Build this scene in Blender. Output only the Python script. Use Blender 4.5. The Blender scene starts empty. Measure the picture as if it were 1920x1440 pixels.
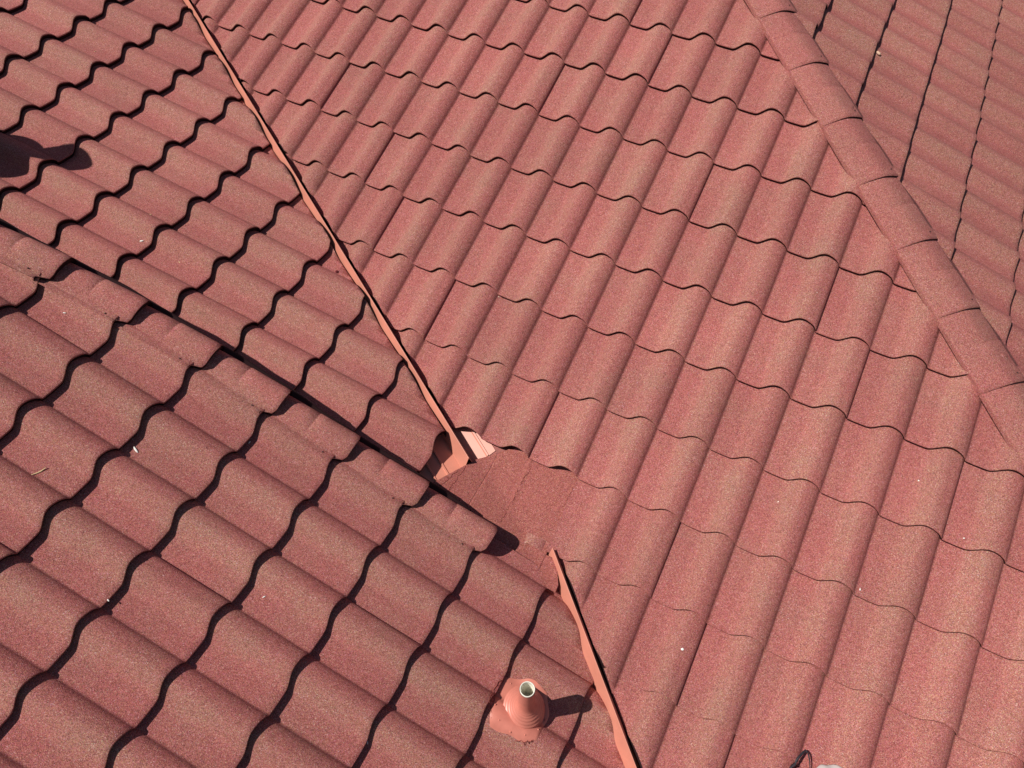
import bpy, bmesh, math, random
from mathutils import Vector, Matrix, noise

random.seed(7)
scene = bpy.context.scene
COL = scene.collection
Z0 = 8.0                      # height of the camera above the ground
def W(x, y, z): return Vector((x, y, z + Z0))

# ------------------------------------------------------------------ camera
cam_d = bpy.data.cameras.new('camera')
cam = bpy.data.objects.new('camera', cam_d); COL.objects.link(cam)
cam_d.sensor_width = 36.0
cam_d.lens = 36.0 * 1409.3 / 1920.0
cam_d.clip_start = 0.05; cam_d.clip_end = 500
R = [(0.8955374949, 0.4449859506, -0.0003145198),
     (0.3490172110, -0.7028378120, -0.6198435258),
     (-0.2760427170, 0.5549833455, -0.7847253689)]
m = Matrix.Identity(4)
for i in range(3):
    m[i][0] = R[0][i]; m[i][1] = -R[1][i]; m[i][2] = -R[2][i]
m.translation = W(0, 0, 0)
cam.matrix_world = m
scene.camera = cam

# ------------------------------------------------------------------ light
SUN_DIR = Vector((0.455, 0.345, -0.821)).normalized()      # travel direction of the light
world = bpy.data.worlds.new("World"); scene.world = world
world.use_nodes = True
wn = world.node_tree.nodes; wl = world.node_tree.links
bg = wn.get('Background') or wn.new('ShaderNodeBackground')
sky = wn.new('ShaderNodeTexSky'); sky.sky_type = 'NISHITA'; sky.sun_disc = False
sky.sun_elevation = math.asin(-SUN_DIR.z)
sky.sun_rotation = math.atan2(-SUN_DIR.x, -SUN_DIR.y)
wl.new(sky.outputs['Color'], bg.inputs['Color'])
bg.inputs['Strength'].default_value = 0.05
sun_d = bpy.data.lights.new('sun', 'SUN'); sun_d.energy = 5.0; sun_d.angle = math.radians(0.5)
sun_d.color = (1.0, 0.95, 0.88)
sun = bpy.data.objects.new('sun', sun_d); COL.objects.link(sun)
sun.rotation_euler = SUN_DIR.to_track_quat('-Z', 'Y').to_euler()
sun.location = (0, 0, 20)
scene.view_settings.view_transform = 'Standard'
scene.view_settings.look = 'None'
scene.view_settings.exposure = 0.0
scene.view_settings.gamma = 1.0

# ------------------------------------------------------------------ materials
def srgb(r, g, b):
    f = lambda c: (c/255/12.92) if c/255 <= .04045 else ((c/255+.055)/1.055)**2.4
    return (f(r), f(g), f(b), 1)

def new_mat(name):
    mt = bpy.data.materials.new(name); mt.use_nodes = True
    nt = mt.node_tree; return mt, nt, nt.nodes['Principled BSDF']

def ramp(nt, stops, interp='LINEAR'):
    r = nt.nodes.new('ShaderNodeValToRGB'); r.color_ramp.interpolation = interp
    els = r.color_ramp.elements
    while len(els) < len(stops): els.new(0.5)
    for e, (p, c) in zip(els, stops): e.position = p; e.color = c
    return r

def mixc(nt, fac, a, b, mode='MIX'):
    n = nt.nodes.new('ShaderNodeMix'); n.data_type = 'RGBA'; n.blend_type = mode
    n.clamp_result = False
    for sock, val in ((n.inputs[0], fac), (n.inputs[6], a), (n.inputs[7], b)):
        if hasattr(val, 'is_linked'): nt.links.new(val, sock)
        else: sock.default_value = val
    return n.outputs[2]

def math_n(nt, op, a, b=0.0, clamp=False):
    n = nt.nodes.new('ShaderNodeMath'); n.operation = op; n.use_clamp = clamp
    for sock, val in ((n.inputs[0], a), (n.inputs[1], b)):
        if hasattr(val, 'is_linked'): nt.links.new(val, sock)
        else: sock.default_value = val
    return n.outputs[0]

def stone_coated(name, flat=0.0):
    """baked stone granules on steel: brick red with grey, pink and tan chips"""
    mt, nt, bs = new_mat(name)
    tc = nt.nodes.new('ShaderNodeTexCoord')
    def vor(scale):
        v = nt.nodes.new('ShaderNodeTexVoronoi'); v.inputs['Scale'].default_value = scale
        nt.links.new(tc.outputs['Object'], v.inputs['Vector']); return v
    def noi(scale, detail=3.0, rough=0.55):
        v = nt.nodes.new('ShaderNodeTexNoise'); v.inputs['Scale'].default_value = scale
        v.inputs['Detail'].default_value = detail; v.inputs['Roughness'].default_value = rough
        nt.links.new(tc.outputs['Object'], v.inputs['Vector']); return v
    v1 = vor(400.0)
    sep = nt.nodes.new('ShaderNodeSeparateColor'); nt.links.new(v1.outputs['Color'], sep.inputs[0])
    chips = ramp(nt, [(0.0, srgb(70, 40, 40)), (0.2, srgb(126, 66, 60)), (0.45, srgb(164, 88, 80)),
                      (0.7, srgb(182, 104, 98)), (0.9, srgb(198, 130, 118)), (0.97, srgb(206, 152, 138)),
                      (1.0, srgb(222, 190, 178))])
    nt.links.new(sep.outputs[0], chips.inputs[0])
    v2 = vor(760.0)
    sep2 = nt.nodes.new('ShaderNodeSeparateColor'); nt.links.new(v2.outputs['Color'], sep2.inputs[0])
    chips2 = ramp(nt, [(0.0, srgb(66, 38, 42)), (0.3, srgb(146, 78, 70)), (0.6, srgb(178, 102, 94)),
                       (0.92, srgb(196, 136, 122)), (1.0, srgb(216, 180, 168))])
    nt.links.new(sep2.outputs[1], chips2.inputs[0])
    col = mixc(nt, 0.45, chips.outputs[0], chips2.outputs[0])
    # weathered, greyer crests and blotches
    at = nt.nodes.new('ShaderNodeAttribute'); at.attribute_name = 'crest'
    tn = nt.nodes.new('ShaderNodeAttribute'); tn.attribute_name = 'tone'
    n1 = noi(5.0, 4.0)
    n2 = noi(1.3, 2.0)
    n3 = noi(60.0, 2.0)
    w = math_n(nt, 'MULTIPLY', at.outputs['Fac'], math_n(nt, 'MULTIPLY_ADD', tn.outputs['Fac'], 1.0), True)
    blot = nt.nodes.new('ShaderNodeMapRange'); blot.inputs[1].default_value = 0.42; blot.inputs[2].default_value = 0.68
    nt.links.new(n1.outputs['Fac'], blot.inputs[0])
    wsum = math_n(nt, 'ADD', math_n(nt, 'MULTIPLY', w, 0.55), math_n(nt, 'MULTIPLY', blot.outputs[0], 0.42))
    wsum = math_n(nt, 'MULTIPLY', wsum, 0.85 if not flat else 0.2, True)
    col = mixc(nt, wsum, col, mixc(nt, 1.0, col, (0.88, 1.30, 1.10, 1), 'MULTIPLY'))
    # redder, oranger in the pans
    inv = math_n(nt, 'SUBTRACT', 1.0, wsum, True)
    col = mixc(nt, math_n(nt, 'MULTIPLY', inv, 0.35), col, mixc(nt, 1.0, col, (1.02, .88, .90, 1), 'MULTIPLY'))
    # small scale value wobble
    mr = nt.nodes.new('ShaderNodeMapRange'); mr.inputs[3].default_value = 0.93; mr.inputs[4].default_value = 1.07
    nt.links.new(n3.outputs['Fac'], mr.inputs[0]); mr.inputs[1].default_value = .25; mr.inputs[2].default_value = .75
    vm = nt.nodes.new('ShaderNodeVectorMath'); vm.operation = 'SCALE'
    nt.links.new(col, vm.inputs[0]); nt.links.new(mr.outputs[0], vm.inputs['Scale'])
    mr2 = nt.nodes.new('ShaderNodeMapRange'); mr2.inputs[3].default_value = 0.93; mr2.inputs[4].default_value = 1.07
    nt.links.new(n2.outputs['Fac'], mr2.inputs[0]); mr2.inputs[1].default_value = .3; mr2.inputs[2].default_value = .7
    vm2 = nt.nodes.new('ShaderNodeVectorMath'); vm2.operation = 'SCALE'
    nt.links.new(vm.outputs[0], vm2.inputs[0]); nt.links.new(mr2.outputs[0], vm2.inputs['Scale'])
    mr3 = nt.nodes.new('ShaderNodeMapRange'); mr3.inputs[3].default_value = 0.92; mr3.inputs[4].default_value = 1.07
    nt.links.new(tn.outputs['Fac'], mr3.inputs[0]); mr3.inputs[1].default_value = 0; mr3.inputs[2].default_value = 1.1
    if not flat:
        vm3 = nt.nodes.new('ShaderNodeVectorMath'); vm3.operation = 'SCALE'
        nt.links.new(vm2.outputs[0], vm3.inputs[0]); nt.links.new(mr3.outputs[0], vm3.inputs['Scale']); vm2 = vm3
    hue = ramp(nt, [(0.0, (1.0, .90, 1.22, 1)), (.35, (1.0, .98, 1.06, 1)), (.6, (1.0, .97, .93, 1)), (1.0, (.95, 1.12, .82, 1))])
    nt.links.new(sep.outputs[2], hue.inputs[0])
    fin = mixc(nt, 1.0, mixc(nt, 1.0, vm2.outputs[0], hue.outputs[0], 'MULTIPLY'), (.94, .905, .965, 1), 'MULTIPLY')
    if flat: fin = mixc(nt, 1.0, fin, (.88, .86, .80, 1), 'MULTIPLY')
    nt.links.new(fin, bs.inputs['Base Color'])
    bs.inputs['Roughness'].default_value = 0.85
    bs.inputs['Specular IOR Level'].default_value = 0.25
    bp = nt.nodes.new('ShaderNodeBump'); bp.inputs['Strength'].default_value = 0.55
    bp.inputs['Distance'].default_value = 0.0022
    nt.links.new(v1.outputs['Distance'], bp.inputs['Height'])
    nt.links.new(bp.outputs[0], bs.inputs['Normal'])
    return mt

def plain(name, c, rough=0.6, spec=0.3, metal=0.0, var=0.12, scale=30.0, bump=0.0):
    mt, nt, bs = new_mat(name)
    tc = nt.nodes.new('ShaderNodeTexCoord')
    n = nt.nodes.new('ShaderNodeTexNoise'); n.inputs['Scale'].default_value = scale; n.inputs['Detail'].default_value = 5
    nt.links.new(tc.outputs['Object'], n.inputs['Vector'])
    a = tuple(x*(1-var) for x in c[:3])+(1,); b = tuple(min(1, x*(1+var)) for x in c[:3])+(1,)
    r = ramp(nt, [(0.3, a), (0.7, b)]); nt.links.new(n.outputs['Fac'], r.inputs[0])
    nt.links.new(r.outputs[0], bs.inputs['Base Color'])
    bs.inputs['Roughness'].default_value = rough
    bs.inputs['Specular IOR Level'].default_value = spec
    bs.inputs['Metallic'].default_value = metal
    if bump:
        bp = nt.nodes.new('ShaderNodeBump'); bp.inputs['Strength'].default_value = bump; bp.inputs['Distance'].default_value = .002
        nt.links.new(n.outputs['Fac'], bp.inputs['Height']); nt.links.new(bp.outputs[0], bs.inputs['Normal'])
    return mt

M_STONE = stone_coated('stone_coated_steel')
M_FLAT = stone_coated('stone_coated_flat_sheet', 1.0)
M_SHADED_RAW = plain('shaded_raw_edge', srgb(40, 20, 22), 0.8, 0.2, scale=60)  # near-black: raw edge with the shade under lips and cuts painted in
M_METAL = plain('salmon_painted_metal', srgb(206, 134, 114), 0.42, 0.5, var=0.09, scale=9)
M_BOOT = plain('painted_boot_rubber', srgb(200, 122, 106), 0.42, 0.5, var=0.10, scale=22, bump=0.2)
M_PVC = plain('white_pvc', srgb(226, 222, 208), 0.45, 0.4, var=0.05)
M_WHITE = plain('white_chip', srgb(238, 236, 228), 0.6, 0.3, var=0.04)
M_STRAW = plain('dry_straw', srgb(206, 182, 138), 0.7, 0.2, var=0.15, scale=200)
M_PEB = plain('tan_pebble', srgb(204, 170, 146), 0.8, 0.2)
M_CLOTH = plain('pale_grey_cloth', srgb(178, 166, 162), 0.8, 0.3, var=0.1, scale=18)
M_DARK = plain('black_webbing', srgb(44, 40, 46), 0.6, 0.4, var=0.2, scale=50)
M_SCREW = plain('screw_head', srgb(60, 30, 32), 0.5, 0.5)
M_WALL = plain('brown_board', srgb(86, 52, 46), 0.8, 0.2)
M_GALV = plain('galvanised_steel', srgb(150, 150, 152), 0.4, 0.5, metal=0.6)
M_LEAF = plain('dead_leaf', srgb(84, 26, 30), 0.7, 0.2)
M_SEAL = plain('dark_sealant', srgb(138, 70, 62), 0.6, 0.4, scale=80, var=.2)
M_GROUND = plain('dry_lawn', srgb(96, 102, 62), 0.9, 0.1, scale=3, var=.3)

# ------------------------------------------------------------------ object helpers
def link(name, bm, mats, parent=None, smooth=True):
    me = bpy.data.meshes.new(name); bm.to_mesh(me); bm.free()
    for mt in (mats if isinstance(mats, (list, tuple)) else [mats]): me.materials.append(mt)
    if smooth:
        for p in me.polygons: p.use_smooth = True
    o = bpy.data.objects.new(name, me); COL.objects.link(o)
    if parent is not None:
        o.parent = parent
        o.matrix_parent_inverse = Matrix.Translation(-parent.location)
    return o

def thing(name, label, cat, loc, group=None):
    o = bpy.data.objects.new(name, None); COL.objects.link(o); o.location = loc
    o.empty_display_size = .2
    tag(o, label, cat, group); return o

def tag(o, label=None, cat=None, group=None, kind=None):
    if label: o['label'] = label
    if cat: o['category'] = cat
    if group: o['group'] = group
    if kind: o['kind'] = kind
    return o

def bm_new():
    bm = bmesh.new(); bm.verts.layers.float.new('crest'); bm.verts.layers.float.new('tone'); return bm

# ------------------------------------------------------------------ roof planes
w = 0.258225; L = 0.37
pB, pA, pD = 0.377622, 0.236911, 0.388785
pC = pB
def frame(o, kind, p):
    """r: right as seen from below the slope, v: downhill, n: outward"""
    if kind == 'B': r = Vector((1, 0, 0)); v = Vector((0, -math.cos(p), -math.sin(p)))
    else: r = Vector((0, 1, 0)); v = Vector((math.cos(p), 0, -math.sin(p)))
    n = r.cross(-v).normalized()
    return Vector(o), r, v, n
STEP = 0.028
SL = 0.05        # shade slack
oB, rB, vB, nB = frame((-2.61975, 3.87198, -2.27066), 'B', pB)
oA, rA, vA, nA = frame((-4.45695, 3.05816, -2.30875), 'A', pA)
oD, rD, vD, nD = frame((-2.51132, 1.07477, -2.46606), 'A', pD)
oA = oA + nA*STEP - vA*(0.86*STEP) - rA*(0.44*STEP)
oD = oD + nD*STEP - vD*(1.15*STEP) - rD*(0.52*STEP)
HIPS = 3.93                                   # x + y of the hip line in plan
hx = 0.20; hy = HIPS - hx
hz = oB.z + (hy - oB.y)*math.tan(pB)           # hip point on the main slope
Hp = Vector((hx, hy, hz))
oC, rC, vC, nC = frame(Hp, 'A', pC)

# wave profile, x in 0..1 left crease to right crease, height in metres
KP = [(0, .0058), (.025, .0044), (.06, .0033), (.12, .0022), (.20, .0010), (.30, .0002), (.38, .0), (.43, .0042), (.49, .0142),
      (.55, .0268), (.61, .0378), (.67, .0440), (.73, .0452), (.79, .0428), (.85, .0378), (.90, .0316), (.945, .0236), (.977, .0150), (1.0, .0058)]
P0 = .0058
def prof(x):
    x = x - math.floor(x)
    for i in range(len(KP)-1):
        x0, y0 = KP[i]; x1, y1 = KP[i+1]
        if x <= x1 + 1e-9:
            t = (x-x0)/(x1-x0)
            ym = KP[i-1] if i > 0 else (-.02, y0+.001)
            yp = KP[i+2] if i+2 < len(KP) else (1.02, y1-.010)
            m0 = (y1-ym[1])/(x1-ym[0]) if i > 0 else (y1-y0)/(x1-x0)
            m1 = (yp[1]-y0)/(yp[0]-x0) if i+2 < len(KP) else (y1-y0)/(x1-x0)
            d = x1-x0
            return ((2*t**3-3*t**2+1)*y0+(t**3-2*t**2+t)*d*m0+(-2*t**3+3*t**2)*y1+(t**3-t**2)*d*m1)
    return P0
XS = [0, .025, .05, .075, .1, .16, .22, .28, .34, .39, .42, .45, .48, .52, .555, .59, .625, .66, .7, .74, .78, .82, .86, .895, .92, .945, .965, .985, 1.0]

def hrand(*a):
    random.seed(hash(a) & 0xffffffff); return random.random()
def hr(a, b, c=0):
    x = math.sin(a*127.1 + b*311.7 + c*74.7)*43758.5453
    return x - math.floor(x)

def slope_mesh(o, r, v, n, i0, i1, c0, c1, laps, seed, skip=None, STEP=STEP):
    """courses c0..c1 (course c ends in lip c), wave modules i0..i1-1"""
    bm = bm_new(); lc = bm.verts.layers.float['crest']; lt = bm.verts.layers.float['tone']
    T = [-0.12, 0.0, 0.08, 0.3, 0.55, 0.8, 0.93]
    for c in range(c0, c1+1):
        cols = []
        starts = sorted(laps(c))
        for i in range(i0, i1):
            if skip and skip(i, c): cols.append(None); continue
            panel = sum(1 for s in starts if s <= i)
            lift = (hr(panel, c, seed)-.5)*0.004 + (hr(i, c, seed+21)-.5)*.002; sl = 0
            lapr = (i+1) in starts
            tone = hr(i*1.7, c, seed+9)*0.8 + 0.35*hr(panel, c, seed+3)
            for xi, x in enumerate(XS):
                if xi == 0 and cols and cols[-1] is not None and i not in starts: continue
                p = prof(x if x < 1 else .99999)
                if x == 1.0: p = P0
                ex = 0.0
                if lapr and x > .86: ex = .007*(x-.86)/.14
                col = []
                u = (i + x)*w
                vl = (c*L) - 0.54*(p-P0) + (hr(panel, c, seed+11)-.5)*.006 + .0022*math.sin(3.1*u+c*1.7+seed)
                hh = p - P0 + ex
                for t in T:
                    vv = (c-1)*L + t*L if t < .5 else (c-1)*L + t*(vl-(c-1)*L)
                    nn = -STEP*(1-max(t, -.1)) + hh + (lift + sl*(x-.5))*max(0, t)
                    col.append((vv, nn))
                nl = hh + lift + sl*(x-.5)
                col.append((vl-.0030, nl+.0001)); col.append((vl-.0004, nl-.0014)); col.append((vl+.0006, nl-.006))
                col.append((vl-.002, nl-.012)); col.append((vl-.004, nl-STEP-.012))
                vs = []
                for (vv, nn) in col:
                    q = o + r*u + v*vv + n*nn
                    q = W(*q); bv = bm.verts.new(q); bv[lc] = math.exp(-((x-.58)/.17)**2); bv[lt] = tone
                    vs.append(bv)
                cols.append(vs)
        for a, b in zip(cols, cols[1:]):
            if a is None or b is None or a == 'gap' or b == 'gap': continue
            for k in range(len(a)-1):
                f = bm.faces.new((a[k], a[k+1], b[k+1], b[k]))
                f.material_index = 1 if k >= len(a)-3 else 0
    bm.normal_update()
    return bm

def clip(bm, pt, out, skirt=0.05, skirt_dir=None, mat=1):
    """remove what lies on the side of pt that out points to, close the cut with a skirt"""
    pt = W(*pt)
    g = bm.verts[:] + bm.edges[:] + bm.faces[:]
    res = bmesh.ops.bisect_plane(bm, geom=g, plane_co=pt, plane_no=Vector(out).normalized(), clear_outer=True)
    if skirt:
        ed = [e for e in res['geom_cut'] if isinstance(e, bmesh.types.BMEdge) and e.is_valid]
        ex = bmesh.ops.extrude_edge_only(bm, edges=ed)
        vs = [e for e in ex['geom'] if isinstance(e, bmesh.types.BMVert)]
        for vv in vs: vv.co += Vector(skirt_dir or (0, 0, -1))*skirt
        for f in ex['geom']:
            if isinstance(f, bmesh.types.BMFace): f.material_index = mat

roof = thing('tiled_roof', 'wavy brick red stone coated metal tile roof with hip, valleys and capped rake', 'roof', W(0, 3, -5))

# ---- valley directions
def plane_z(o, n, x, y): return o.z - (n.x*(x-o.x)+n.y*(y-o.y))/n.z
F1a = Vector((-1.073, 1.684, -3.096))*.9945; F1b = Vector((-4.166, 3.588, -2.340))*.9965
F2a = Vector((-0.4835, 1.4377, -3.204)); F2b = Vector((0.1438, 0.8563, -3.4346))
d1 = (F1b-F1a).normalized(); d2 = (F2b-F2a).normalized()
perp1 = Vector((-d1.y, d1.x, 0)).normalized()
if perp1.x < 0: perp1 = -perp1            # towards the main slope
perp2 = Vector((-d2.y, d2.x, 0)).normalized()
if perp2.x < 0: perp2 = -perp2
RAKE_Y = 1.395

# main slope B
lapsB_known = {1: [-6, 4, 13], 2: [-1, 8], 3: [1, 11], 4: [2, 12], 5: [4, 14], 6: [7, 16], 7: [10, 19], 8: [11, 20], 0: [-4, 6]}
def lapsB(c): return lapsB_known.get(c, [(c*7) % 9 - 6, (c*7) % 9 + 3, (c*7) % 9 + 12])
bm = slope_mesh(oB, rB, vB, nB, -16, 24, -8, 14, lapsB, 1, skip=lambda i, c: c == 7 and i < 8, STEP=.023)
# left bound: valley 1 above the junction, valley 2 below it
up = bm
bmB2 = bm.copy()
JY = 1.455
clip(up, (0, JY, 0), (0, -1, 0), 0)
clip(up, F1a + perp1*0.024, -perp1, 0.06)
clip(bmB2, (0, JY, 0), (0, 1, 0), 0)
clip(bmB2, F2a + perp2*0.023, -perp2, 0.06)
me_t = bpy.data.meshes.new('t'); bmB2.to_mesh(me_t); bmB2.free()
up.from_mesh(me_t); bpy.data.meshes.remove(me_t)
clip(up, (hx-.03, hy-.03, 0), (1, 1, 0), 0.04)
link('roof_slope', up, [M_STONE, M_SHADED_RAW], roof)

# far slope C beyond the hip
def lapsC(c): return [(c*5) % 8 - 24, (c*5) % 8 - 16, (c*5) % 8 - 8, (c*5) % 8, (c*5) % 8 + 8]
kc = round(0)
phC = 3.58                                   # crease phase in y
oC2 = oC + rC*(phC - oC.y)
oC2 = oC2 + vC*(0.455*L)
bm = slope_mesh(oC2, rC, vC, nC, -14, 22, -12, 9, lapsC, 2)
clip(bm, (hx+.03, hy+.03, 0), (-1, -1, 0), 0.04)
link('roof_slope', bm, [M_STONE, M_SHADED_RAW], roof)

# lower pitch slope A left of the valley
def lapsA(c): return [(c*5) % 7 - 14, (c*5) % 7 - 7, (c*5) % 7, (c*5) % 7 + 7]
bm = slope_mesh(oA, rA, vA, nA, -8, 13, -7, 9, lapsA, 3)
clip(bm, (0, 1.20, 0), (0, -1, 0), 0)
clip(bm, F1a - perp1*0.027, perp1, 0.05)
# the lowest tile ends short of the trough mouth
link('roof_slope', bm, [M_STONE, M_SHADED_RAW], roof)

# steeper raised slope D
def lapsD(c): return [(c*4) % 7 - 14, (c*4) % 7 - 7, (c*4) % 7]
bm = slope_mesh(oD, rD, vD, nD, -20, 2, -9, 14, lapsD, 4)
clip(bm, (0, RAKE_Y, 0), (0, 1, 0), 0.05)
clip(bm, (-2.40, 1.385, 0), (-.115, 1, 0), 0.05)
clip(bm, F2a - perp2*0.012, perp2, 0.05)
link('roof_slope', bm, [M_STONE, M_SHADED_RAW], roof)

# ---- rake caps along the top edge of slope D
RP = [(1.243, .0), (1.256, .0), (1.268, .0375), (1.280, .044), (1.294, .055), (1.312, .067), (1.332, .076), (1.352, .081),
      (1.372, .081), (1.388, .076), (1.402, .066), (1.413, .052), (1.421, .032), (1.425, .0), (1.426, -.07)]
def rake_cap(k):
    bm = bm_new(); lc = bm.verts.layers.float['crest']; lt = bm.verts.layers.float['tone']
    T = [-.1, 0, .1, .3, .425, .435, .445, .6, .8, .93]
    cols = []
    o = oD + rD*(0-oD.y)
    jit = (hr(k, 3, 1)-.5)*.006; tone = .35 + .5*hr(k, 8, 2)
    for idx, (y, nn) in enumerate(RP):
        f = idx/(len(RP)-1)
        ll = .022 + jit
        if y < 1.262: ll = -.030 + jit
        elif y < 1.285: ll = -.030 + .052*(y-1.262)/.023 + jit
        if y > 1.40: ll -= .006
        vl = k*L + .006 + ll
        vs = []
        flange = y < 1.27
        if flange: nn = prof((y-oD.y)/w) - P0 + .0025
        for t in T:
            vv = (k-1)*L + .02 + t*(vl-(k-1)*L-.02)
            tt = max(0, t)
            h = nn - (0.042*(1-tt) if not flange else STEP*(1-tt)) if nn > -.05 else nn
            h -= .016*math.exp(-((y-1.277)/.011)**2)*max(0, min(1, (tt-.84)/.16))
            yy = y - (0.006*(1-tt) if y > 1.37 else 0)
            if .43 < t < .44 and y > 1.30: h -= .0032*min(1, (y-1.30)/.05)
            elif t > .44 and y > 1.30: h += .0015*min(1, (y-1.30)/.05)
            vs.append((vv, h, yy))
        nn -= .016*math.exp(-((y-1.277)/.011)**2)
        vs += [(vl-.002, nn-.0002, y), (vl, nn-.002, y), (vl-.001, nn-.006, y), (vl-.006, nn-.038, y-.004*(idx > 9))]
        out = []
        for vv, h, yy in vs:
            xq = o.x + vD.x*vv
            yy -= .064*max(0, -2.0-xq)**2 if xq > -3 else .064 + .128*(-3-xq)
            q = o + rD*yy + vD*vv + nD*h
            b = bm.verts.new(W(*q)); b[lc] = .55 if y < 1.33 else .25; b[lt] = tone; out.append(b)
        cols.append(out)
    for a, b in zip(cols, cols[1:]):
        for i in range(len(a)-1):
            f = bm.faces.new((a[i], a[i+1], b[i+1], b[i])); f.material_index = 1 if i >= len(a)-3 else 0
    bm.normal_update()
    ob = link('ridge_cap', bm, [M_STONE, M_SHADED_RAW], roof)
    ob['group'] = 'overlapping caps along the raised rake edge'
    # screw on the flank of the cap
    bs = bm_new()
    q = o + rD*(1.258 - .05*max(0, -2.0-(o.x+vD.x*k*L))**1.5) + vD*(k*L - .075) + nD*(prof((1.258-oD.y)/w)-P0-.001)
    bmesh.ops.create_uvsphere(bs, u_segments=10, v_segments=6, radius=.0036, matrix=Matrix.Translation(W(*q)))
    s = link('screw', bs, M_SCREW, None)
    s.parent = ob
for k in range(-6, 6): rake_cap(k)

# dark strip added along the step from D to A, imitating its shadow line
def box_between(bm, pts, mat_index=0):
    vs = [bm.verts.new(p) for p in pts]
    for q in ((0, 1, 2, 3), (7, 6, 5, 4), (0, 4, 5, 1), (1, 5, 6, 2), (2, 6, 7, 3), (3, 7, 4, 0)):
        bm.faces.new([vs[i] for i in q])
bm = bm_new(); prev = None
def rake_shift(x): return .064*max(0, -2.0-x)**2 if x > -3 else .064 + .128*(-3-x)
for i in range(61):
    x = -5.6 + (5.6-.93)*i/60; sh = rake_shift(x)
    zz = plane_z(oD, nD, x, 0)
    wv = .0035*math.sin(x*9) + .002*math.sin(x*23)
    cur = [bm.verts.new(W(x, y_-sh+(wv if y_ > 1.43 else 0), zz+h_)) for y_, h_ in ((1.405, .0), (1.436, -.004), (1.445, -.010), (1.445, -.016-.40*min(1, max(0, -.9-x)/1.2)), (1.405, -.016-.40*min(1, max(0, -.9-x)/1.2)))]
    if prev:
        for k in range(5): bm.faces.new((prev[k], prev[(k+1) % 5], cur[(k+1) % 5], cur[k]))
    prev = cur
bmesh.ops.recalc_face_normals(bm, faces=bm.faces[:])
link('rake_shadow_strip', bm, M_SHADED_RAW, roof, smooth=False)

# ---- hip caps
hd = Vector((1, -1, -math.tan(pB))).normalized()
hq = Vector((1, 1, 0)).normalized()
hn = Vector((0, 0, 1)) - hd*hd.z; hn.normalize()
def hip_cap(k):
    bm = bm_new(); lc = bm.verts.layers.float['crest']; lt = bm.verts.layers.float['tone']
    s1 = (-3.94 + k*.5352)          # x - y at the lip
    def at(s): # point on the hip line with x-y = s
        x = (HIPS + s)/2; return Vector((x, HIPS-x, hz + (HIPS-x-hy)*math.tan(pB)))
    T = [-.1, 0, .1, .3, .405, .415, .425, .6, .8, .94]
    Q = [-.128, -.1275, -.126, -.122, -.11, -.09, -.07, -.045, -.02, 0, .02, .045, .07, .09, .108, .120, .127, .130, .1305]
    cols = []; tone = .3 + .6*hr(k, 5, 9); sk = (hr(k, 2, 4)-.5)*.01
    for idx, q in enumerate(Q):
        a = q/.13; q = q*1.03 if q < 0 else q*.84
        z = .037 - .033*abs(a)**1.55
        if idx == 0: z = -.022
        if idx == 1: z = .000
        if idx == len(Q)-1: z = -.060; q = .178
        if idx == len(Q)-2: z = -.004
        g = max(0., min(1., (a+1)/1.2))          # how far the lip stands off the next cap
        vs = []
        sl = s1 + sk*a
        for t in T:
            s = (s1-.535) + .02 + t*(sl-(s1-.535)-.02)
            h = z - .011*(1-max(t, 0))*(.2+.8*g) if idx not in (0, len(Q)-1) else z
            if .41 < t < .42 and a > -.2: h -= .0022
            elif t > .42 and a > -.2: h += .0008
            vs.append((s, h))
        vs += [(sl-.003, z-.0002), (sl, z-.003), (sl-.002, z-.005), (sl-.004, z-.014)]
        out = []
        for s, h in vs:
            p = at(s) + hq*q + hn*h
            b = bm.verts.new(W(*p)); b[lc] = .3; b[lt] = tone; out.append(b)
        cols.append(out)
    for a, b in zip(cols, cols[1:]):
        for i in range(len(a)-1):
            f = bm.faces.new((a[i], a[i+1], b[i+1], b[i])); f.material_index = 1 if i >= len(a)-3 else 0
    bm.normal_update()
    ob = link('hip_cap', bm, [M_STONE, M_SHADED_RAW], roof); ob['group'] = 'caps along the hip'
    bs = bm_new()
    p = at(s1-.06) + hq*.075 + hn*(.037-.033*(.085/.13)**1.55)
    bmesh.ops.create_uvsphere(bs, u_segments=10, v_segments=6, radius=.0035, matrix=Matrix.Translation(W(*p)))
    s = link('screw', bs, M_SCREW, None); s.parent = ob
for k in range(-6, 13): hip_cap(k)

# ---- valley flashings
def valley(name, a, b, d, perp, prof_pts, label=None):
    bm = bm_new(); cols = []
    N = 40
    for (q, z) in prof_pts:
        col = []
        for i in range(N+1):
            p = a.lerp(b, i/N) + perp*q + Vector((0, 0, z))
            col.append(bm.verts.new(W(*p)))
        cols.append(col)
    for c1_, c2_ in zip(cols, cols[1:]):
        for i in range(N): bm.faces.new((c1_[i], c1_[i+1], c2_[i+1], c2_[i]))
    # give the sheet its thickness
    bmesh.ops.recalc_face_normals(bm, faces=bm.faces[:])
    if sum(f.normal.z for f in bm.faces) < 0: bmesh.ops.reverse_faces(bm, faces=bm.faces[:])
    o = link(name, bm, M_METAL, roof, smooth=False)
    mo = o.modifiers.new('thickness', 'SOLIDIFY'); mo.thickness = .0012; mo.offset = -1
    return o
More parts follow.
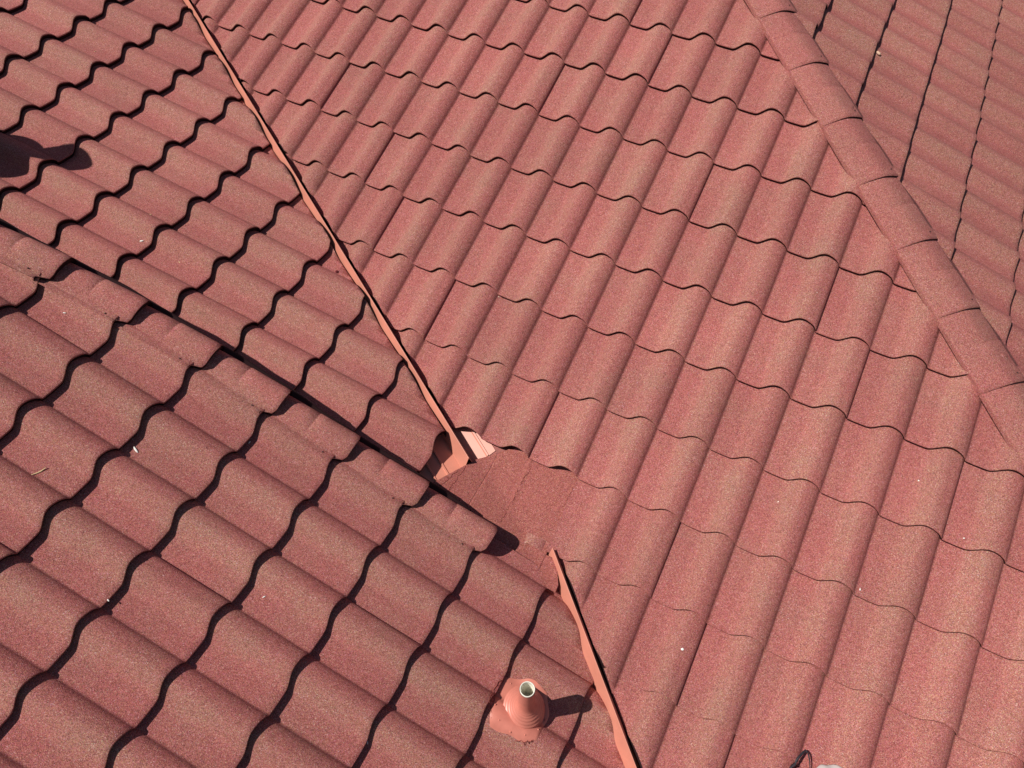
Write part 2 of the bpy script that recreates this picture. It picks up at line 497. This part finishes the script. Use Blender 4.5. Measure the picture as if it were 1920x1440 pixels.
# heights are measured from the apex of the centre rib
def cross(sa, sb, ha=.062, hb=.062, wd=.150, plainpan=False):
    # sa: rise per metre towards the left slope, sb: towards the right slope
    L_ = [(-.24, -ha+.24*sa), (-.185, -ha+.185*sa), (-.182, -ha+.182*sa+.006), (-.175, -ha+.175*sa+.006), (-.172, -ha+.172*sa), (-.118, -ha+.118*sa), (-.115, -ha+.115*sa+.007), (-.107, -ha+.107*sa+.007), (-.104, -ha+.104*sa), (-.036, -ha+.036*sa)]
    R_ = [(.030, -hb+.030*sb), (.099, -hb+.099*sb), (.102, -hb+.102*sb+.007), (.110, -hb+.110*sb+.007), (.113, -hb+.113*sb), (wd, -hb+wd*sb)]
    if plainpan: L_ = [(-.24, -ha+.24*sa), (-.185, -ha+.185*sa), (-.182, -ha+.182*sa+.006), (-.175, -ha+.175*sa+.006), (-.172, -ha+.172*sa), L_[-1]]; R_ = [R_[0], (wd, -hb+wd*sb)]
    return L_ + [(-.0015, -.001), (0, 0), (.0015, -.001)] + R_
def rise(n, d, perp, sgn):
    # slope of the plane along perp, keeping to the valley line
    g = Vector((-n.x/n.z, -n.y/n.z, 0)); return g.dot(perp)*sgn
sa1 = rise(nA, d1, perp1, -1); sb1 = rise(nB, d1, perp1, 1)
sa2 = rise(nD, d2, perp2, -1); sb2 = rise(nB, d2, perp2, 1)
valley('valley_flashing', F1a, F1a + d1*5.6, d1, perp1, cross(sa1, sb1, .098, .106))
valley('valley_flashing', F2a - d2*.06 + Vector((0,0,-.004)), F2a + d2*3.4, d2, perp2, cross(sa2, sb2, .125, .085, .070, True))
LL2 = cross(sa2, sb2, .135, .105, .12, True)
LL2 = [LL2[0], (0, -.120), LL2[-1]]
valley('valley_underlay', F2a - d2*.10, F2a + d2*.25, d2, perp2, LL2).data.materials[0] = M_SHADED_RAW

LL = [(-.45, -.104+.45*sa1), (0, -.108), (.3, -.114+.3*sb1)]
under = valley('valley_underlay', F1a + d1*.5, F1a - d1*.42, d1, perp1, LL)
under.data.materials[0] = M_SEAL

# ---- flat coated patch at the foot of the upper valley
def Bp(j, c, h): return oB + rB*(j*w) + vB*(c*L) + nB*h
bm = bm_new(); lc = bm.verts.layers.float['crest']
def sheet(poly, hfun, name, mat):
    """thin folded sheet laid on the main slope, polygon in wave / course units"""
    bm = bm_new()
    js = [p[0] for p in poly]; cs = [p[1] for p in poly]
    nj, nc = 50, 30
    g = []
    for i in range(nj+1):
        row = []
        for k in range(nc+1):
            j = min(js)+(max(js)-min(js))*i/nj; c = min(cs)+(max(cs)-min(cs))*k/nc
            P_ = Bp(j, c, hfun(j, c))
            za_ = plane_z(oA, nA, P_.x, P_.y) - .030
            dz = za_ - P_.z; k_ = .02
            P_.z += dz*.5 + math.sqrt(dz*dz*.25 + k_*k_*.06)   # folds up on to the left slope
            row.append(bm.verts.new(W(*P_)))
        g.append(row)
    for i in range(nj):
        for k in range(nc): bm.faces.new((g[i][k], g[i][k+1], g[i+1][k+1], g[i+1][k]))
    # trim by the polygon's edges where it is convex (given in order, clockwise)
    return bm
def patch_h(j, c):
    t = max(0, min(1, (c-5.95)/1.1))
    h = -.029 + .029*t + .004*math.sin(j*3.1+c)*.5
    for jf in (7.06+.05*(6.5-c)*-1,):
        dj = (j-jf)
        h += .0035*math.exp(-(dj/.03)**2)
    h += .002*noise.noise(Vector((j*2.3, c*3.1, 4)))*max(0, min(1, (7.9-j)*3)) - .0035*max(0, min(1, (j-7.7)/.3))
    return h
poly = [(5.45, 5.85), (8.03, 7.25)]
bm = sheet(poly, patch_h, 'patch', M_FLAT)
# trim away the corner over the open trough, three straight cuts
def cut_line(bm, a, b, keep):
    A_, B_ = Bp(a[0], a[1], 0), Bp(b[0], b[1], 0); K = Bp(keep[0], keep[1], 0)
    no = (B_-A_).cross(nB).normalized()
    if (K-A_).dot(no) > 0: no = -no
    return A_, no
def sub_patch(j0, c0_, j1, c1_, cuts, name='flat_patch'):
    b = sheet([(j0, c0_), (j1, c1_)], patch_h, name, M_FLAT)
    for (a, bb, keep) in cuts:
        A_, no = cut_line(b, a, bb, keep)
        clip(b, A_, no, 0)
    return b
parts = [sub_patch(6.40, 5.7, 8.035, 7.42, [((6.48, 6.03), (6.08, 6.28), (8, 7))]),
         sub_patch(5.4, 5.85, 6.40, 7.5, [((6.48, 6.03), (6.08, 6.28), (8, 7)), ((6.08, 6.28), (5.50, 6.98), (8, 7))]),
         sub_patch(8.035, 7.04, 8.45, 7.42, [((8.22, 7.0), (8.45, 7.32), (8.0, 7.4))])]
bmA = bm_new(); bm.free()
for b in parts:
    me_t = bpy.data.meshes.new('t'); b.to_mesh(me_t); b.free(); bmA.from_mesh(me_t); bpy.data.meshes.remove(me_t)
bmesh.ops.remove_doubles(bmA, verts=bmA.verts[:], dist=.0004)
o = link('flat_patch', bmA, M_FLAT, roof)
o['label'] = 'flat unprofiled coated sheet patching the foot of the upper valley'
mo = o.modifiers.new('thickness', 'SOLIDIFY'); mo.thickness = .0015; mo.offset = -1

# sealant smeared along the patch's folds
def patch_pt(j, c, up=0.0):
    P_ = Bp(j, c, patch_h(j, c)); za_ = plane_z(oA, nA, P_.x, P_.y) - .030
    dz = za_ - P_.z; P_.z += dz*.5 + math.sqrt(dz*dz*.25 + .0004*.06) + up
    return W(*P_)
def tube(bm, pts, rad, seg=6):
    prev = None
    for i, p in enumerate(pts):
        d = (pts[min(i+1, len(pts)-1)]-pts[max(i-1, 0)]).normalized()
        e1 = d.orthogonal().normalized(); e2 = d.cross(e1)
        rr = rad if not callable(rad) else rad(i/(len(pts)-1))
        cur = [bm.verts.new(p+e1*math.cos(2*math.pi*k/seg)*rr+e2*math.sin(2*math.pi*k/seg)*rr) for k in range(seg)]
        if prev:
            for k in range(seg): bm.faces.new((prev[k], prev[(k+1) % seg], cur[(k+1) % seg], cur[k]))
        else: bm.faces.new(cur[::-1])
        prev = cur
    bm.faces.new(prev)
random.seed(5)
for (ja, ca, jb, cb) in ((5.98, 6.47, 5.95, 6.95), (7.10, 6.10, 7.06, 6.35), (7.05, 6.42, 7.03, 6.95), (7.99, 6.12, 7.96, 6.40), (5.90, 6.60, 5.78, 6.92)):
    bm = bm_new(); n_ = 16
    pts = [patch_pt(ja+(jb-ja)*i/n_+random.uniform(-.02, .02), ca+(cb-ca)*i/n_, .001) for i in range(n_+1)]
    tube(bm, pts, lambda t: .0007+.0011*random.random(), 5)
    link('sealant', bm, M_SEAL, roof)

# ------------------------------------------------------------------ vent pipe on slope D
def D_at(x, y, same=False):
    """height of slope D's tile surface straight under (x, y)"""
    v_ = ((x-oD.x)/math.cos(pD)); u_ = (y-oD.y)
    for _ in range(3):
        c = math.ceil(v_/L) if not same else 7
        t = v_/L-(c-1)
        h = -STEP*(1-t)+prof(u_/w)-P0
        v_ = (x-oD.x-nD.x*h)/math.cos(pD)
    return oD + rD*u_ + vD*v_ + nD*h
vx, vy = -0.352, 0.815
vb = D_at(vx, vy)
vent = thing('vent_pipe', 'short white plastic vent pipe in a salmon red rubber boot near the lower valley', 'vent pipe', W(*vb))
# base plate of the boot, dressed onto the tile
bm = bm_new(); g = []
N = 26
for i in range(N+1):
    row = []
    for k in range(N+1):
        a = -1+2*i/N; b = -1+2*k/N
        # squarish rounded outline, slightly turned
        rr = .128
        sx = a*math.sqrt(1-b*b*.30)*rr; sy = b*math.sqrt(1-a*a*.30)*rr
        wob = 1 + .05*math.sin(5*math.atan2(b, a)+1)
        th = math.radians(12)
        x = vx - .012 + (sx*math.cos(th)-sy*math.sin(th))*wob*.90; y = vy-.005 + (sx*math.sin(th)+sy*math.cos(th))*wob*.95
        p = D_at(x, y, True); v_ = (x-oD.x)/math.cos(pD)
        e = max(abs(a), abs(b))
        lift = .004 + .010*max(0, 1-e)**.7 + .003*noise.noise(Vector((x*18, y*18, 2)))
        if e > .97: lift = .0015
        row.append(bm.verts.new(W(*(p+nD*lift))))
    g.append(row)
for i in range(N):
    for k in range(N): bm.faces.new((g[i][k], g[i+1][k], g[i+1][k+1], g[i][k+1]))
bmesh.ops.smooth_vert(bm, verts=[v for v in bm.verts if not v.is_boundary], factor=.5, use_axis_x=False, use_axis_y=False, use_axis_z=True)
plate = link('boot_flange', bm, M_BOOT, vent)
# rivets round the edge
bs_list = []
for ang in range(0, 360, 33):
    a = math.radians(ang+8)
    x = vx-.012+.107*math.cos(a); y = vy-.005+.107*math.sin(a)
    p = D_at(x, y)
    bs = bm_new()
    bmesh.ops.create_uvsphere(bs, u_segments=8, v_segments=6, radius=.0042, matrix=Matrix.Translation(W(*(p+nD*.0065))))
    s = link('rivet', bs, M_BOOT, vent)
# cone with rings
def ringed(bm, rows, seg=56, close_top=False):
    """rows: (centre, axis, radius)"""
    prev = None
    for (c, ax, rad) in rows:
        ax = ax.normalized(); e1 = ax.cross(Vector((0, 1, 0))).normalized(); e2 = ax.cross(e1)
        cur = [bm.verts.new(W(*(c + e1*math.cos(2*math.pi*i/seg)*rad + e2*math.sin(2*math.pi*i/seg)*rad))) for i in range(seg)]
        if prev:
            for i in range(seg):
                bm.faces.new((prev[i], prev[(i+1) % seg], cur[(i+1) % seg], cur[i]))
        prev = cur
    return prev
bm = bm_new(); rows = []
CP = [(0, .093), (.008, .090), (.018, .083), (.028, .077), (.04, .067), (.052, .058), (.066, .048), (.08, .041), (.095, .036), (.115, .0335), (.14, .0325), (.20, .0318), (.285, .0312)]
def cr(h):
    for (h0, r0), (h1, r1) in zip(CP, CP[1:]):
        if h <= h1: t = (h-h0)/(h1-h0); return r0+(r1-r0)*t
    return CP[-1][1]
base = oD + rD*(vy-oD.y) + vD*((vx-oD.x)/math.cos(pD)) + nD*.004
H = 100
for i in range(H+1):
    h = .285*i/H
    f = min(1, h/.12); ax = (nD*(1-f) + Vector((0, 0, 1))*f)
    cen = base + nD*min(h, .03) + Vector((0, 0, max(0, h-.03)))
    rp = cr(h)
    if h < .09: rp += .0022*math.sin(h/.0125*2*math.pi)*(1-h/.12)
    rows.append((cen, ax, rp))
ringed(bm, rows)
bmesh.ops.recalc_face_normals(bm, faces=bm.faces[:])
link('rubber_boot', bm, M_BOOT, vent)
bm = bm_new()
top = base + nD*.03 + Vector((0, 0, .285-.03)); Zu = Vector((0, 0, 1))
rows = [(top-Zu*.01, Zu, .0300), (top+Zu*.004, Zu, .0300), (top+Zu*.005, Zu, .0295), (top+Zu*.005, Zu, .0265), (top+Zu*.003, Zu, .0262), (top-Zu*.20, Zu, .0262)]
e = ringed(bm, rows, 40); bm.faces.new(e)
bmesh.ops.recalc_face_normals(bm, faces=bm.faces[:])
link('pipe', bm, M_PVC, vent)
# ragged sealant and dead leaf crumbs round the boot
bm = bm_new()
random.seed(11)
def tube(bm, pts, rad, seg=6):
    prev = None
    for i, p in enumerate(pts):
        d = (pts[min(i+1, len(pts)-1)]-pts[max(i-1, 0)]).normalized()
        e1 = d.orthogonal().normalized(); e2 = d.cross(e1)
        rr = rad if not callable(rad) else rad(i/(len(pts)-1))
        cur = [bm.verts.new(p+e1*math.cos(2*math.pi*k/seg)*rr+e2*math.sin(2*math.pi*k/seg)*rr) for k in range(seg)]
        if prev:
            for k in range(seg): bm.faces.new((prev[k], prev[(k+1) % seg], cur[(k+1) % seg], cur[k]))
        else: bm.faces.new(cur[::-1])
        prev = cur
    bm.faces.new(prev)
for (a0, a1, rr) in ((150, 235, .128), (-75, -40, .126), (300, 318, .135)):
    pts = []
    for k in range(15):
        a = math.radians(a0+(a1-a0)*k/14); q = rr*(1+.05*random.uniform(-1, 1))
        x = vx-.012+q*math.cos(a); y = vy-.005+q*math.sin(a)
        pts.append(W(*(D_at(x, y)+nD*.003)))
    bm = bm_new(); tube(bm, pts, lambda t: .0014*(.6+random.random()), 5)
    link('sealant', bm, M_SEAL, vent)


# ------------------------------------------------------------------ flue outside the left edge, unseen and made up to throw the rounded shadow
fx, fy = -4.355, 1.620
fz = plane_z(oA, nA, fx, fy)
shadow_caster = thing('made_up_flue', 'unseen made-up flue with round cowl whose shadow falls beside the raised edge', 'shadow_caster', W(fx, fy, fz))
def lathe(bm, prof_, cen, seg=40):
    rows = [(cen+Vector((0, 0, h)), Vector((0, 0, 1)), r_) for h, r_ in prof_]
    ringed(bm, rows, seg); bmesh.ops.recalc_face_normals(bm, faces=bm.faces[:])
cF = Vector((fx, fy, fz))
bm = bm_new(); lathe(bm, [(-.1, .075), (.35, .075), (.36, .074)], cF); link('pipe', bm, M_GALV, shadow_caster)
bm = bm_new(); lathe(bm, [(.34, .001), (.35, .14), (.42, .175), (.55, .175), (.60, .13), (.64, .075), (.74, .050), (.80, .052), (.84, .076), (.90, .088), (.96, .080), (1.0, .045), (1.01, .001)], cF)  # outline shaped for the shadow it casts
link('cowl', bm, M_GALV, shadow_caster)

# ------------------------------------------------------------------ small things lying on the tiles
def surf(o, r, v, n, p, q, x, y):
    u_ = (r.x*(x-o.x) + r.y*(y-o.y))
    hv = Vector((v.x, v.y)); s = (hv.x*(x-o.x)+hv.y*(y-o.y))/hv.length_squared
    c = math.ceil(s/L); t = s/L-(c-1)
    return o + r*u_ + v*s + n*(-STEP*(1-t)+prof(u_/w)-P0)
def chip(name, label, cat, o, r, v, n, x, y, lx, ly, lz, ang, mat, group=None, bend=0):
    p = surf(o, r, v, n, 0, 0, x, y)
    bm = bm_new(); random.seed(int(abs(x*1000)))
    bmesh.ops.create_icosphere(bm, subdivisions=2, radius=1)
    for vv in bm.verts:
        k = 1+.22*noise.noise(vv.co*1.6+Vector((x*10, y, 0)))
        vv.co = Vector((vv.co.x*lx*k, vv.co.y*ly*k, vv.co.z*lz)); vv.co.z += bend*vv.co.x**2; vv.co.y += bend*.8*vv.co.x**2
    rot = Matrix((r, -v, n)).transposed().to_4x4() @ Matrix.Rotation(ang, 4, 'Z')
    bmesh.ops.transform(bm, matrix=rot, verts=bm.verts[:])
    ob = link(name, bm, mat, None); ob.location = W(*(p+n*lz*.9))
    tag(ob, label, cat, group); return ob
chip('paint_chip', 'small white chip on the low pitched tiles left of the upper valley', 'debris', oA, rA, vA, nA, -3.078, 1.845, .010, .005, .003, -.7, M_WHITE)
chip('paint_chip', 'white sliver just below a black tile lip on the raised slope', 'debris', oD, rD, vD, nD, -2.148, .842, .017, .0045, .003, 1.2, M_WHITE)
chip('straw', 'bent pale straw lying across a rib near the left edge', 'debris', oD, rD, vD, nD, -2.34, .567, .030, .0028, .0022, -.35, M_STRAW, bend=6)
chip('paint_chip', 'tiny white triangular chip on the main slope right of the lower valley', 'debris', oB, rB, vB, nB, .1613, 1.3315, .0085, .006, .003, .4, M_WHITE)
chip('pebble', 'tan oval pebble stopped at a tile lip beyond the hip', 'pebble', oC2, rC, vC, nC, .03, 4.76, .016, .009, .008, 1.3, M_PEB)
chip('leaf_scrap', 'dark red curled leaf scrap beside the upper valley rib', 'leaf', oA, rA, vA, nA, -2.20, 2.285, .011, .009, .003, .3, M_LEAF)

G_ = 'tiny pale flecks scattered over the tiles'
for i, (x, y) in enumerate([(-1.837, 1.136), (-1.847, .32), (-1.421, .633), (-.813, .392), (-2.734, 1.161)]):
    chip('fleck', 'tiny pale fleck lying on the steeper lower left tiles', 'fleck', oD, rD, vD, nD, x, y, .0055+.002*hr(i, 1), .0026, .002, i*1.3, M_WHITE, group=G_)
for i, (x, y) in enumerate([(-4.254, 2.843), (-2.856, 1.852), (-3.166, 2.014)]):
    chip('fleck', 'tiny pale fleck lying on the low pitched upper left tiles', 'fleck', oA, rA, vA, nA, x, y, .005+.002*hr(i, 2), .0026, .002, i*1.1, M_STRAW, group=G_)
for i, (x, y) in enumerate([(.162, 3.006), (.328, 2.051), (.756, 1.836), (.847, 2.351), (1.079, 2.188)]):
    chip('fleck', 'tiny pale fleck lying on the main slope right of the valleys', 'fleck', oB, rB, vB, nB, x, y, .004+.002*hr(i, 3), .0026, .002, i*.9, M_WHITE, group=G_)

# pale cloth at the bottom edge
cx, cy = .90, 1.062
pc = surf(oB, rB, vB, nB, 0, 0, cx, cy)
bm = bm_new(); bmesh.ops.create_icosphere(bm, subdivisions=5, radius=1)
for vv in bm.verts:
    c = vv.co.copy()
    k = 1 + .13*noise.noise(c*1.4+Vector((3, 1, 7))) + .05*noise.noise(c*4)
    a = math.atan2(c.y, c.x)
    k *= 1 + .09*math.cos(3*a+.4)
    z = max(c.z, -.35)
    vv.co = Vector((c.x*.150*k, c.y*.115*k, z*.034*k*(1-.35*math.exp(-((c.x-.1)/.22)**2)) + .004*math.sin(c.x*9+c.y*4)*(c.z > 0)))
rot = Matrix((rB, -vB, nB)).transposed().to_4x4() @ Matrix.Rotation(-.35, 4, 'Z')
bmesh.ops.transform(bm, matrix=rot, verts=bm.verts[:])
cl = link('cloth', bm, M_CLOTH, None); cl.location = W(*(pc + nB*.012))
tag(cl, 'crumpled pale grey cloth at the bottom edge of the main slope', 'cloth')
# strap loop next to it
bm = bm_new()
def Bs(x, y, h): return surf(oB, rB, vB, nB, 0, 0, x, y) + nB*h
pts = []
LP = [(.700, 1.02), (.710, 1.09), (.722, 1.15), (.742, 1.187), (.757, 1.180), (.772, 1.155), (.786, 1.12), (.80, 1.06)]
for i in range(len(LP)-1):
    for t in range(5):
        f = t/5; x = LP[i][0]*(1-f)+LP[i+1][0]*f; y = LP[i][1]*(1-f)+LP[i+1][1]*f
        g_ = (i+f)/(len(LP)-1)
        pts.append(W(*Bs(x, y, .012+.02*math.sin(g_*math.pi))))
tube(bm, pts, lambda t: .0060*(1-t)**1.3+.0014, 8)
st = link('strap', bm, M_DARK, None)
tag(st, 'dark webbing strap curling out beside the pale cloth', 'strap')

# ------------------------------------------------------------------ ground far below
bm = bm_new(); bmesh.ops.create_grid(bm, x_segments=4, y_segments=4, size=150)
gr = link('ground', bm, M_GROUND, None, smooth=False); gr.location = (0, 0, 0)
tag(gr, kind='structure')

for o in bpy.data.objects:
    if o.type == 'MESH' and o.parent is not None and o.parent.type == 'MESH':
        o.matrix_parent_inverse = Matrix.Translation(-o.parent.location)
scene.render.engine = 'CYCLES'
